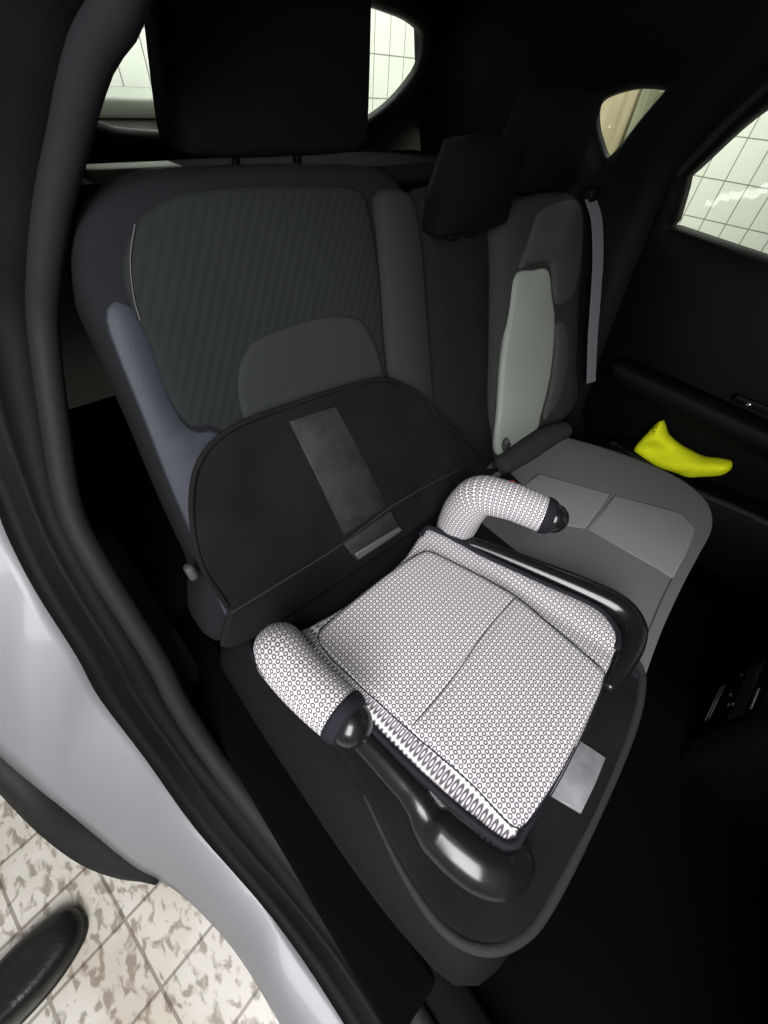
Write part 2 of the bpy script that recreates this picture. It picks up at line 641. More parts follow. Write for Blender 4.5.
# boards leaning outside, seen through the small rear side window
bd = box('wooden_board', 'tan', (1.55, 0.735, GROUND + 0.78), (0.04, 0.23, 1.52), bev=0.006, segs=2)
tag(bd, 'tan streaked wooden board standing beyond the small rear side window', 'board')
bd = box('wooden_board', 'olive', (1.56, 0.515, GROUND + 0.76), (0.04, 0.20, 1.50), bev=0.006, segs=2)
tag(bd, 'olive streaked wooden board standing right of the tan board', 'board')
cb = thing('storage_chest', (0.10, 1.80, GROUND), 'grey green chest against the tiled wall behind the car', 'chest')
box('chest_body', 'greenbox', (0, 0, 0.56), (0.62, 0.44, 1.12), cb, bev=0.015)
box('chest_lid', 'greenbox', (0, -0.005, 1.15), (0.65, 0.47, 0.05), cb, bev=0.012)
box('latch', 'chrome', (0, -0.245, 1.10), (0.06, 0.015, 0.07), cb, bev=0.004)

# ------------------------------------------------------------------ the car shell
car = thing('car', (0, 0, GROUND), 'silver car with its rear door open, black door seal and dark cabin', 'car')
OFF = Vector((0, 0, -GROUND))


def A(p):  # scene point -> point in the car's own frame
    return Vector(p) + OFF


pairs = [((-.690, .39, .52), (-.88, .42, .40)), ((-.725, .34, .45), (-.92, .34, .30)), ((-.755, .305, .35), (-.955, .24, .16)), ((-.773, .249, .262), (-.966, .152, .033)), ((-.787, .218, .214), (-.960, .088, -.031)),
         ((-.797, .168, .155), (-.950, .035, -.084)), ((-.803, .115, .084), (-.946, .007, -.127)), ((-.816, .060, 0), (-.943, -.021, -.169)), ((-.815, -.023, -.092), (-.928, -.095, -.246)),
         ((-.815, -.074, -.145), (-.913, -.135, -.289)), ((-.814, -.133, -.194), (-.894, -.191, -.318)), ((-.792, -.236, -.245), (-.870, -.293, -.332)), ((-.785, -.339, -.264), (-.857, -.407, -.327)),
         ((-.772, -.472, -.285), (-.855, -.53, -.350)), ((-.765, -.70, -.30), (-.853, -.72, -.36)), ((-.765, -1.0, -.30), (-.853, -1.0, -.36))]


def spline_k(pts, per=5):
    """per points to each span, so that curves with matching knots stay matched"""
    P = [Vector(p) for p in pts]
    out = []
    for i in range(len(P) - 1):
        b, c = P[i], P[i + 1]
        a = P[i - 1] if i else b * 2 - c
        d = P[i + 2] if i + 2 < len(P) else c * 2 - b
        for j in range(per):
            t = j / per
            out.append(0.5 * ((2 * b) + (c - a) * t + (2 * a - 5 * b + 4 * c - d) * t * t + (3 * b - a - 3 * c + d) * t ** 3))
    out.append(P[-1])
    return out


seal = [(-.45, -.30, .87), (-.46, -.05, .82), (-.472, .07, .75), (-.492, .137, .69), (-.508, .179, .665), (-.526, .21, .632), (-.54, .233, .603), (-.568, .261, .554), (-.601, .282, .492), (-.632, .296, .425),
        (-.676, .265, .323), (-.717, .217, .225), (-.728, .169, .161), (-.732, .117, .085), (-.736, .057, .003), (-.745, .011, -.059), (-.747, -.071, -.138), (-.735, -.195, -.195), (-.717, -.355, -.263), (-.696, -.496, -.262),
        (-.70, -.70, -.262), (-.70, -1.0, -.262)]
NI = 60
I_ = spline_k([a for a, b in pairs])
O_ = spline_k([b for a, b in pairs])
rows = []
for t in range(9):
    q = t / 8
    row = []
    for a, b in zip(I_, O_):
        p = a.lerp(b, q)
        bul = math.sin(math.pi * q) ** 0.8
        p = p + Vector((-0.012, 0.003, 0.012)) * bul
        row.append(A(p))
    rows.append(row)
rows.append([A(p + Vector((0.03, 0.01, -0.028))) for p in O_])
rows.append([A(p + Vector((0.06, 0.01, -0.035))) for p in O_])
skin('quarter_panel', 'paint', rows, car, thick=0.003)

# flank above the wheel arch, towards the tail
arch_c = Vector((-.90, .36, -.27))
fl = []
for k_ in range(25):
    an = math.radians(-14 + 200 * k_ / 24)
    d = Vector((0, -math.cos(an), math.sin(an)))
    fl.append((arch_c + d * .455, arch_c + d * .40))
# wheel arch trim: black moulding along the painted edge
clad_in = [(-.914, -.135, -.291), (-.929, -.094, -.248), (-.944, -.020, -.170), (-.951, .036, -.085), (-.961, .089, -.031), (-.966, .153, .033), (-.955, .24, .16), (-.94, .36, .20), (-.94, .55, .17), (-.94, .70, .05)]
clad_out = [(-.917, -.134, -.293), (-.956, -.093, -.271), (-.979, -.048, -.217), (-.986, .002, -.142), (-.991, .064, -.080), (-.992, .138, -.010), (-.985, .24, .10), (-.975, .36, .14), (-.97, .54, .11), (-.965, .66, .0)]
ci, co_ = spline_k(clad_in, 4), spline_k(clad_out, 4)
rows = [[A(p + Vector((.02, .010, -.012))) for p in ci], [A(p + Vector((-.004, 0, .002))) for p in ci],
        [A(a.lerp(b, .5) + Vector((-.006, 0, .004))) for a, b in zip(ci, co_)], [A(p) for p in co_],
        [A(p + Vector((.004, .012, -.010))) for p in co_], [A(p + Vector((.05, .02, -.02))) for p in co_]]
skin('wheel_arch_trim', 'clad', rows, car, thick=0.003)
# wheel
bm = bmesh.new()
prof = [(.20, -.09), (.25, -.105), (.30, -.105), (.325, -.09), (.335, -.06), (.338, 0), (.335, .06), (.325, .09), (.30, .105), (.25, .105), (.20, .09)]
ww = Vector((-.80, .35, GROUND + .338))
loft(bm, [[A(ww + Vector((x, r * math.cos(2 * math.pi * j / 48), r * math.sin(2 * math.pi * j / 48)))) for j in range(48)] for r, x in prof], True)
tyre = link('tyre', bm, 'tyre', car)
bm = bmesh.new()
prof = [(.205, -.10), (.19, -.085), (.17, -.07), (.06, -.075), (.03, -.085), (.004, -.085)]
loft(bm, [[A(ww + Vector((x, r * math.cos(2 * math.pi * j / 48), r * math.sin(2 * math.pi * j / 48)))) for j in range(48)] for r, x in prof], True)
link('wheel_rim', bm, 'alloy', tyre)

# jamb between painted edge and seal, then the bulb seal itself
inner_full = [(-.55, -.30, .93), (-.56, -.05, .90), (-.57, .08, .83), (-.60, .19, .76), (-.61, .235, .73), (-.63, .275, .69), (-.645, .30, .655), (-.67, .335, .60), (-.70, .345, .53), (-.725, .34, .45),
              (-.755, .305, .35), (-.774, .250, .260), (-.788, .218, .212), (-.799, .168, .152), (-.807, .100, .062), (-.817, .060, -.003), (-.816, -.023, -.095), (-.815, -.133, -.197), (-.788, -.300, -.259), (-.775, -.45, -.284),
              (-.767, -.70, -.304), (-.767, -1.0, -.304)]
SE = spline_k(seal, 4)
IF = spline_k(inner_full, 4)
prof = [(0, (0, 0, -.004)), (.04, (-.006, 0, .008)), (.22, (-.004, 0, .004)), (.30, (0.004, 0, -.006)), (.45, (.004, 0, -.004)), (.55, (-.002, 0, .006)), (.7, (0, 0, .002)), (1, (0, 0, 0))]
rows = [[A(a.lerp(b, q) + Vector(d)) for a, b in zip(IF, SE)] for q, d in prof]
skin('door_jamb_trim', 'jamb', rows, car, thick=0.003)
tube('door_seal', 'rubber', [A(p) for p in seal], 0.0165, car, n=16, k=120)
# cabin side trim inside the seal, near side (pillar above, sill below)
rows = []
for d in ((0, 0, 0), (-.004, .02, 0), (-.008, .06, 0), (-.008, .60, 0)):
    rows.append([A(p + Vector(d)) for p in SE[:72]])
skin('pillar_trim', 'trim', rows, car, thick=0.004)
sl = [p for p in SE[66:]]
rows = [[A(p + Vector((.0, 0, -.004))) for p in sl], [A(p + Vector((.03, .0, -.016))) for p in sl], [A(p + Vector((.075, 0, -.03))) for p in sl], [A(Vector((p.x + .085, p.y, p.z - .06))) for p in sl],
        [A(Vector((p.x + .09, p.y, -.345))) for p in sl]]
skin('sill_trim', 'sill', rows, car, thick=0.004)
# front pillar and closed front door on the near side, behind the camera's right
box('centre_pillar', 'trim', A((-.70, -1.06, .22)), (.16, .16, 1.10), car, bev=.03)
box('front_side_trim', 'trim', A((-.72, -1.75, .06)), (.10, 1.25, .80), car, bev=.03)
# roof and headliner
bm = bmesh.new()
rows = []
for iy in range(9):
    y = -1.75 + 2.55 * iy / 8
    rows.append([A((-.52 + 1.10 * ix / 12, y, .865 + .035 * math.sin(math.pi * ix / 12) - .05 * (iy / 8) ** 3)) for ix in range(13)])
skin('headliner', 'roofcloth', rows, car, thick=.03, off=1)
# floor carpet with a centre tunnel
rows = []
for iy in range(6):
    y = -1.75 + 1.32 * iy / 5
    rows.append([A((x, y, z)) for x, z in ((-.61, -.34), (-.40, -.345), (-.12, -.34), (-.05, -.30), (.0, -.26), (.10, -.26), (.15, -.30), (.22, -.34), (.45, -.345), (.62, -.34))])
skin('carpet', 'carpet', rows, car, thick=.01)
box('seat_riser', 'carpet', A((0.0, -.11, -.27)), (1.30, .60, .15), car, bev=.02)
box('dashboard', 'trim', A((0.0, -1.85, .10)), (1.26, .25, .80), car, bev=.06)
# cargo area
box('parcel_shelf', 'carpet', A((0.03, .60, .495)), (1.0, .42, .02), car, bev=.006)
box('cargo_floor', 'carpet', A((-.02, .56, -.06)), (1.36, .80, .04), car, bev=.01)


def hole_panel(name, mat, outer2, inner2, to3d, n=64, parent=None, lip=.03, **kw):
    """panel with an opening: loft from an outer loop to an inner loop, with a lip turned through the wall"""
    a = spline([Vector((p[0], p[1], 0)) for p in outer2], n, True)
    b = spline([Vector((p[0], p[1], 0)) for p in inner2], n, True)
    # start both loops at the same bearing from the opening's centre
    c = sum((p for p in b), Vector()) / n
    ang = lambda p: math.atan2(p.y - c.y, p.x - c.x)
    def orient(l):
        ar = sum(l[i].x * l[(i + 1) % n].y - l[(i + 1) % n].x * l[i].y for i in range(n))
        if ar < 0:
            l = l[::-1]
        s = min(range(n), key=lambda i: abs(ang(l[i])))
        return l[s:] + l[:s]
    b = orient(b)
    dense = spline([Vector((p[0], p[1], 0)) for p in outer2], n * 8, True)
    def out_at(p):
        t = ang(p)
        return min(dense, key=lambda q: abs((ang(q) - t + math.pi) % (2 * math.pi) - math.pi))
    a = [out_at(p) for p in b]
    rows = [[to3d(p.x, p.y, 0) for p in a], [to3d(p.x + (q.x - p.x) * .5, p.y + (q.y - p.y) * .5, 0) for p, q in zip(a, b)],
            [to3d(q.x - (q.x - p.x) * .04, q.y - (q.y - p.y) * .04, 0) for p, q in zip(a, b)],
            [to3d(q.x, q.y, lip * .3) for q in b], [to3d(q.x, q.y, lip) for q in b]]
    return skin(name, mat, rows, parent, closed=True, **kw)


# tailgate with rear window
def TG(x, z, d):
    return A((x, .80 - (z - .62) * .55 + d, z))


rw = [(.475, .735), (.50, .70), (.495, .66), (.44, .60), (.35, .553), (.28, .540), (0, .535), (-.25, .54), (-.33, .553), (-.41, .60), (-.45, .66), (-.455, .70), (-.44, .73), (-.35, .765), (-.1, .78), (.1, .775), (.30, .765), (.41, .755)]
ro = [(.62, .88), (.66, .4), (.66, -.2), (.3, -.22), (-.3, -.22), (-.74, -.2), (-.74, .4), (-.66, .88), (-.3, .90), (.3, .90)]
hole_panel('tailgate_trim', 'trim', ro, rw, TG, 80, car, lip=.03, thick=.008)
pad('rear_window', 'glass', rw, [(0, 0), (0, .004)], lambda x, z, h: TG(x, z, .03 + h), car, n=80)


# far body side with the small rear side window
def FS(y, z, d):
    return A((.60 - max(0, z - .45) * .22 + d, y, z))


qw = [(.215, .553), (.262, .585), (.287, .630), (.276, .658), (.215, .678), (.155, .682), (.130, .676), (.160, .630)]
qo = [(.055, .42), (.050, .56), (.002, .66), (-.06, .78), (-.06, .86), (.3, .88), (.80, .88), (.82, .4), (.82, -.1), (.5, -.3), (.2, -.34), (.0, -.3), (.03, .1)]
hole_panel('rear_side_trim', 'trim', qo, qw, FS, 64, car, lip=.035, thick=.008)
pad('rear_side_window', 'glass', qw, [(0, 0), (0, .004)], lambda y, z, h: FS(y, z, .035 + h), car, n=48)
box('seat_side_trim', 'carpet', A((-.69, -.11, -.25)), (.08, .80, .22), car, bev=.01)
box('wheelhouse_trim', 'carpet', A((-.700, .70, .05)), (.08, .60, .70), car, bev=.01)
box('lower_side_trim', 'trim', A((.66, .22, -.05)), (.03, 1.2, .80), car, bev=.01)
# cargo roller
cr_ = thing('cargo_cover', (0.0, .44, .498), 'dark roller cargo cover lying across the car behind the seat backs', 'cargo cover')
tube('roller_tube', 'cover', [(-.50, 0, .020), (0, 0, .020), (.52, 0, .020)], .017, cr_, n=16)
box('lit_strip', 'palegrey', (-.425, .0, .048), (.13, .05, .014), cr_, bev=.005)  # added pale bar, the lit strip behind the seat put into its colour
for sx in (-.515, .535):
    box('end_cap', 'trim', (sx, 0, .020), (.03, .05, .04), cr_, bev=.008)

# ------------------------------------------------------------------ far rear door
D = A


def DS(y, z, d):
    return D((.615 - max(0, z - .45) * .22 + d, y, z))


dw = [(.030, .452), (.026, .462), (.038, .535), (.042, .550), (.028, .570), (-.025, .648), (-.075, .692), (-.12, .712), (-.45, .725), (-.80, .715), (-.86, .66), (-.88, .50), (-.87, .42), (-.80, .405), (-.45, .420), (-.15, .439), (.010, .450)]
do = [(.075, .45), (.055, .60), (-.02, .76), (-.3, .78), (-.7, .78), (-.95, .74), (-.98, .3), (-.98, -.2), (-.9, -.33), (-.5, -.34), (-.25, -.32), (-.06, -.15), (.06, .1)]
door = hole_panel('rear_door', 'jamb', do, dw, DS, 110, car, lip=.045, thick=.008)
pad('window_glass', 'glass', dw, [(0, 0), (0, .004)], lambda y, z, h: DS(y, z, .045 + h), door, n=110)
tube('window_trim', 'rubber', [DS(y, z, -.004) for y, z in ((.052, .552), (.036, .580), (-.016, .662), (-.062, .710), (-.12, .730))], .010, door, n=12)
arm = pad('armrest', 'jamb', [(-.02, .135), (-.03, .155), (-.2, .155), (-.45, .15), (-.66, .17), (-.70, .14), (-.66, .10), (-.4, .085), (-.15, .09), (-.04, .11)],
          [(0, 0), (0, .05), (.004, .062), (.012, .070)], lambda y, z, h: D((.615 - h, y, z)), door, n=80)
box('door_handle', 'trim', D((.585, -.36, .178)), (.012, .10, .016), door, bev=.005)
box('handle_stud', 'chrome', D((.572, -.345, .178)), (.008, .012, .010), door, bev=.003)
pad('door_pocket', 'jamb', [(-.12, -.06), (-.35, -.065), (-.50, -.045), (-.70, -.04), (-.80, -.06), (-.80, -.22), (-.5, -.27), (-.25, -.27), (-.12, -.18)],
    [(0, 0), (0, .075), (.006, .09), (.016, .096)], lambda y, z, h: D((.615 - h, y, z)), door, n=80)
tube('pocket_rim', 'rubber', [D((.545, -.13, -.062)), D((.532, -.25, -.066)), D((.525, -.35, -.066)), D((.522, -.50, -.046)), D((.522, -.68, -.040))], .010, door, n=12)

# ------------------------------------------------------------------ rear bench
bench = thing('rear_seat', (0, 0, -.20), 'dark grey cloth rear bench seat with split backrests and headrests', 'car seat')
BO = Vector((0, 0, .20))
AL = math.radians(25)
CA, SA = math.cos(AL), math.sin(AL)


def BK(x, s, h):      # point on the reclined back: s up along it, h out of it
    return Vector((x, s * SA - h * CA, s * CA + h * SA)) + BO


def BKw(x, s, h):
    return BK(x, s, h) - BO


cush = [(-.640, .03), (-.652, -.05), (-.653, -.20), (-.650, -.36), (-.640, -.46), (-.625, -.505), (-.58, -.522), (-.45, -.524), (-.30, -.515), (-.15, -.496), (0, -.475), (.15, -.462), (.27, -.455),
        (.37, -.448), (.44, -.42), (.475, -.36), (.478, -.28), (.455, -.18), (.42, -.09), (.385, -.02), (.36, .03), (.2, .045), (0, .045), (-.3, .045), (-.55, .04)]
cprof = [(-.008, -.062), (-.014, -.050), (-.010, -.034), (.000, -.022), (.012, -.016), (.026, -.005), (.045, 0)]
cu = pad('seat_cushion', 'seatcloth', cush, cprof, lambda x, y, h: Vector((x, y, h)) + BO, bench, n=140, spacing=.05)
pad('seat_base', 'sidecloth', cush, [(.04, -.19), (.018, -.16), (-.010, -.12), (-.010, -.08), (.004, -.056), (.012, -.052)], lambda x, y, h: Vector((x, y, h)) + BO, bench, n=140, spacing=.08)
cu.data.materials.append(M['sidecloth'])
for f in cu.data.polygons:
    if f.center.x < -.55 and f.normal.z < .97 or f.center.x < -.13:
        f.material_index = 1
ins = [(.020, -.09), (.16, -.13), (.19, -.14), (.235, -.24), (.315, -.385), (.275, -.428), (.20, -.43), (.12, -.432), (.085, -.36), (.05, -.215), (.025, -.14)]
rear_ins = [(.030, -.085), (.165, -.085), (.187, -.133), (.243, -.244), (.086, -.257), (.052, -.213)]
front_ins = [(.246, -.250), (.318, -.386), (.290, -.428), (.20, -.440), (.108, -.446), (.089, -.263)]
pad('seat_insert', 'seatcloth2', [(x, y) for x, y in rear_ins], [(0, -.004), (0, .0006), (.005, .0016)], lambda x, y, h: Vector((x, y, h)) + BO, cu, n=8, smooth=False)
pad('seat_insert', 'seatcloth2', [(x, y) for x, y in front_ins], [(0, -.004), (0, .0006), (.005, .0016)], lambda x, y, h: Vector((x, y, h)) + BO, cu, n=8, smooth=False)
tube('front_seam', 'stitch', [Vector((x, y, -.008)) + BO for x, y in ((-.11, -.475), (-.03, -.463), (.06, -.452), (.12, -.447), (.18, -.443))], .0013, cu, n=6)
tube('cushion_roll', 'farback', [Vector(p) + BO for p in ((.10, -.012, .012), (.20, -.018, .016), (.30, -.022, .016), (.37, -.03, .008))], [.028, .032, .032, .026], bench, n=20)
# side valance with a stitched seam, near side
bm = bmesh.new()
for k_ in range(15):
    y = -.19 - k_ * .0095
    sweep(bm, [Vector((-.6555, y, -.048)) + BO, Vector((-.6555, y - .0055, -.0485)) + BO], .0011, n=6, k=3)
link('side_seam', bm, 'stitch', cu)

bprof = [(.01, -.12), (0, -.10), (0, -.04), (.003, -.02), (.010, -.008), (.022, 0)]
near = [(-.622, .0), (-.620, .15), (-.610, .28), (-.599, .38), (-.591, .48), (-.584, .54), (-.556, .598), (-.51, .632), (-.44, .642), (-.25, .640), (-.12, .632), (-.065, .61), (-.045, .56), (-.062, .42), (-.082, .28), (-.095, .15), (-.095, .0)]
mid = [(-.085, .0), (-.085, .15), (-.07, .30), (-.045, .45), (-.034, .55), (-.02, .585), (.02, .60), (.10, .60), (.165, .585), (.185, .55), (.182, .45), (.155, .30), (.125, .15), (.115, .0)]
far = [(.125, .0), (.135, .15), (.163, .30), (.192, .45), (.205, .52), (.235, .545), (.32, .56), (.46, .56), (.535, .545), (.57, .50), (.565, .40), (.545, .30), (.53, .15), (.50, .0)]
bn = pad('backrest', 'backcloth', near, bprof, BK, bench, n=120, spacing=.06)
bmid = pad('backrest', 'darkcloth', mid, [(a, h - .012) for a, h in bprof], BK, bench, n=90, spacing=.06)
bf = pad('backrest', 'farback', far, bprof, BK, bench, n=110, spacing=.06)
pp = [(0, -.006), (0, .004), (.003, .008), (.009, .010)]
nins = [(-.49, .03), (-.497, .20), (-.505, .33), (-.545, .355), (-.553, .41), (-.546, .46), (-.546, .50), (-.536, .545), (-.50, .585), (-.445, .606), (-.36, .610), (-.25, .604), (-.172, .596), (-.155, .57), (-.160, .48), (-.180, .385), (-.193, .30), (-.20, .15), (-.20, .03)]
pad('backrest_insert', 'quilt', nins, pp, BK, bn, n=110, spacing=.05)
nlum = [(-.455, .05), (-.470, .20), (-.474, .33), (-.462, .39), (-.435, .425), (-.40, .437), (-.305, .440), (-.235, .425), (-.215, .40), (-.205, .35), (-.207, .20), (-.21, .05)]
pad('lumbar_panel', 'lumbar', nlum, [(0, .006), (0, .013), (.003, .016), (.010, .017)], BK, bn, n=80, spacing=.06)
nb = [(-.613, .04), (-.611, .15), (-.602, .28), (-.591, .38), (-.583, .46), (-.576, .50), (-.560, .515), (-.542, .50), (-.545, .46), (-.552, .40), (-.544, .350), (-.508, .325), (-.497, .20), (-.494, .04)]
pad('side_bolster', 'bolster', nb, [(0, -.02), (0, .001), (.002, .003)], BK, bn, n=90, spacing=.04)  # painted lit band, stopping where the roof's shade begins
tube('insert_stitch', 'stitch', [BK(x, s_, .0115) for x, s_ in ((-.505, .582), (-.526, .55), (-.540, .515), (-.545, .49))], .0005, bn, n=6)
ib = [(-.190, .05), (-.188, .20), (-.186, .32), (-.168, .43), (-.146, .53), (-.135, .585), (-.09, .590), (-.058, .57), (-.056, .50), (-.070, .39), (-.088, .26), (-.102, .15), (-.105, .05)]
pad('inner_bolster', 'lumbar', ib, [(0, -.01), (0, .006), (.004, .014), (.012, .020)], BK, bn, n=90)
# far back: lower panel paled in colour to look lit, upper insert and dark wedge
pad('lumbar_panel', 'farlumbar', [(.106, .03), (.130, .15), (.162, .26), (.205, .35), (.236, .414), (.30, .412), (.362, .402), (.376, .34), (.385, .30), (.378, .23), (.35, .14), (.30, .06), (.27, .03)],
    pp, BK, bf, n=90, spacing=.06)
pad('backrest_insert', 'farinsert', [(.250, .425), (.29, .47), (.345, .525), (.45, .535), (.515, .52), (.530, .46), (.515, .38), (.475, .325), (.405, .318), (.388, .36), (.378, .412), (.31, .424)], pp, BK, bf, n=80, spacing=.06)
pad('side_bolster', 'farinsert', [(.394, .27), (.43, .275), (.455, .22), (.45, .15), (.40, .07), (.345, .045), (.32, .05), (.365, .13), (.392, .22)], pp, BK, bf, n=60)


def headrest(parent, cx, s0, wd, ht, th, y_shift=0.0, taper=.85):
    """padded block on two posts"""
    ol = [(-.5, .06), (-.46, .0), (-.3, -.02), (.3, -.02), (.46, .0), (.5, .06), (.475, .5), (.43, .9), (.36, 1.0), (-.36, 1.0), (-.43, .9), (-.475, .5)]
    def f(a, b, h):
        p = Vector((cx + a * wd * (1 - .34 * max(0, b) * max(0, -h) / th), s0 * SA + .01 + y_shift - b * ht * .08 - h, s0 * CA + .022 + b * ht))
        return p + BO
    bm = bmesh.new()
    e = .0
    prof = [(.12, -th), (.05, -th * .94), (.01, -th * .70), (0, -th * .3), (.006, -th * .10), (.02, -.006), (.045, 0)]
    slab(bm, ol, prof, f, n=64)
    o = link('headrest', bm, 'headcloth', parent)
    for sx in (-.22, .22):
        tube('headrest_post', 'chrome', [f(sx * wd / .3 * .85, -.25, -th * .5), f(sx * wd / .3 * .85, .10, -th * .5)], .007, o, n=10)
        pad('post_guide', 'trim', [(math.cos(t * math.pi / 6) * .016, math.sin(t * math.pi / 6) * .016) for t in range(12)], [(0, 0), (0, .008), (.003, .011)],
            lambda a, b, h, sx=sx: f(sx * wd / .3 * .85, -.10, -th * .5) + Vector((a, b, h - .004)), o, n=24)
    return o


headrest(bench, -.265, .618, .290, .31, .13)
headrest(bench, .080, .495, .205, .13, .08, y_shift=-.03)
headrest(bench, .38, .535, .26, .16, .10)
# grey hook on the seat's side hinge
hk = box('hinge_hook', 'grey', BK(-.632, .158, -.01), (.014, .020, .026), bench, bev=.006, rot=Matrix.Rotation(-.4, 3, 'X'))

# seat belt on the far side
blt = thing('seat_belt', (.56, .22, .46), 'pale grey seat belt strap hanging down the outer edge of the far backrest', 'seat belt')
BL = Vector((-.56, -.22, -.46))
def ribbon(name, mat, path, wv, th, parent):
    P = spline(path, 40)
    bm = bmesh.new()
    W = [Vector(v) for v in wv]
    rows = []
    for i, p in enumerate(P):
        t = i / (len(P) - 1)
        wq = W[0].lerp(W[-1], t)
        T = (P[min(i + 1, 39)] - P[max(i - 1, 0)]).normalized()
        nn = T.cross(wq).normalized() * th
        rows.append([p - wq + nn, p + wq + nn, p + wq - nn, p - wq - nn])
    loft(bm, rows, True)
    bm.faces.new(bm.verts[:4])
    return link(name, bm, mat, parent, smooth=False)
ribbon('webbing', 'belt', [BKw(.545, .525, .018) + BL, BKw(.556, .48, .028) + BL, BKw(.550, .40, .036) + BL, BKw(.538, .31, .038) + BL, BKw(.528, .20, .036) + BL, BKw(.535, .08, .03) + BL],
       [(.020, -.004, 0), (.018, -.004, 0)], .0012, blt)
box('belt_guide', 'trim', BKw(.558, .535, .014) + BL, (.05, .03, .03), blt, bev=.008)

# buckle
bk = thing('seat_belt_buckle', (.055, -.060, .0), 'black seat belt buckle with red button poking up behind the far armrest of the booster', 'seat belt buckle')
rotb = Matrix.Rotation(-.5, 3, 'X')
box('buckle_body', 'trim', (0.008, -.004, .012), (.032, .052, .022), bk, bev=.006, rot=Matrix.Rotation(-.3, 3, 'Z'))
box('release_button', 'red', (-.006, -.014, .024), (.022, .020, .008), bk, bev=.003, rot=Matrix.Rotation(-.3, 3, 'Z'))
# small pale buckle tongue in the gap beside the middle backrest
bk2 = thing('belt_anchor', (.125, .035, .02), 'small pale anchor guide in the gap below the far backrest', 'belt anchor')
pad('anchor_guide', 'grey', [(math.cos(t * math.pi / 6) * .010, math.sin(t * math.pi / 6) * .022) for t in range(12)], [(0, 0), (0, .008), (.003, .012)],
    lambda a, b, h: Vector((a, -h - .02, b + .03)), bk2, n=24)
box('anchor_bar', 'chrome', (0.006, -.034, .030), (.004, .006, .028), bk2, bev=.0015)

# ------------------------------------------------------------------ seat protector mat
mt = thing('seat_protector', (-.36, -.02, .0), 'black cloth seat protector mat covering the near seat under the booster', 'seat protector')
MO = Vector((.36, .02, 0))
def MB(x, s, h):
    return BKw(x, s, h) + MO
def wrinkle(x, y):
    return .004 * noise.noise(Vector((x * 9, y * 7, 3.1))) + .0015 * noise.noise(Vector((x * 22, y * 14, 8)))
mback = [(-.600, .020), (-.616, .099), (-.618, .189), (-.591, .273), (-.552, .322), (-.492, .341), (-.391, .339), (-.30, .333), (-.233, .324), (-.186, .300), (-.137, .256), (-.107, .205), (-.042, .135), (.019, .04), (.02, .012)]
mb_ = pad('back_panel', 'mat', mback, [(0, .028), (0, .033), (.004, .036), (.008, .036)], lambda x, s, h: MB(x, s, h + wrinkle(x, s)), mt, n=120, spacing=.03)
bb = [Vector((a, b, 0)) for a, b in mback[1:-2]]
tube('binding', 'mat', [MB(p.x, p.y, .036) for p in spline(bb, 60)], .0042, mb_, n=8, k=120)
pad('centre_stripe', 'mesh', [(-.419, .318), (-.378, .316), (-.334, .313), (-.305, .20), (-.285, .10), (-.34, .098), (-.393, .098), (-.405, .20)], [(0, .030), (0, .0375), (.002, .039)],
    lambda x, s, h: MB(x, s, h + wrinkle(x, s)), mb_, n=8, smooth=False)
tube('pocket_seam', 'matbind', [MB(x, s, .038) for x, s in ((-.615, .088), (-.50, .085), (-.398, .084), (-.285, .094), (-.17, .090), (-.07, .080))], .0018, mb_, n=8, k=50)
pad('zip_pocket', 'mesh', [(-.398, .080), (-.34, .083), (-.283, .088), (-.269, .043), (-.33, .038), (-.385, .034)], [(0, .030), (0, .038), (.002, .0395)], lambda x, s, h: MB(x, s, h), mb_, n=6, smooth=False)
pad('zip', 'zip', [(-.385, .051), (-.33, .049), (-.274, .046), (-.266, .034), (-.33, .034), (-.382, .036)], [(0, .036), (0, .0405), (.002, .0415)], lambda x, s, h: MB(x, s, h), mb_, n=6, smooth=False)
mseat = [(-.59, .006), (-.596, -.03), (-.598, -.12), (-.600, -.22), (-.606, -.30), (-.622, -.39), (-.622, -.455), (-.602, -.497), (-.564, -.523), (-.515, -.533), (-.41, -.530), (-.264, -.517), (-.178, -.498), (-.135, -.470), (-.112, -.38), (-.10, -.25), (-.09, -.10), (-.085, .0), (-.2, .008), (-.45, .008)]
def sag(x, y):      # the mat rolls a little over the cushion's front and outer edge
    d = max(0, -.49 - .03 * max(0, -.2 - x) - y)
    e = max(0, -.632 - x)
    return -.9 * d * d * 10 - e * .8
ms = pad('seat_panel', 'mat', mseat, [(0, .001), (0, .007), (.004, .010), (.010, .010)], lambda x, y, h: Vector((x, y, h + sag(x, y) + wrinkle(x, y))) + MO, mt, n=140, spacing=.03)
bl = [(p.x, p.y) for p in spline([Vector((a, b, 0)) for a, b in mseat[4:-4]], 80)]
tube('binding', 'matbind', [Vector((x, y, .007 + sag(x, y))) + MO for x, y in bl], [.002, .006, .0075, .0075, .0075, .0075, .006], ms, n=10, k=160)
pad('front_label', 'label', [(-.326, -.455), (-.316, -.503), (-.360, -.508), (-.404, -.511), (-.420, -.466), (-.37, -.460)], [(0, .006), (0, .012), (.002, .013)],
    lambda x, y, h: Vector((x, y, h + sag(x, y) + wrinkle(x, y))) + MO, ms, n=6, smooth=False)

# ------------------------------------------------------------------ booster seat
BX, BY, BYAW = -.3969, -.0943, .0667
bo = thing('booster_seat', (BX, BY, .010), 'child booster seat in white ring-patterned cloth with black plastic base', 'booster seat', rot=(0, 0, BYAW))
Z0 = .010


def L3(x, y, z):
    return Vector((x, y, z - Z0))


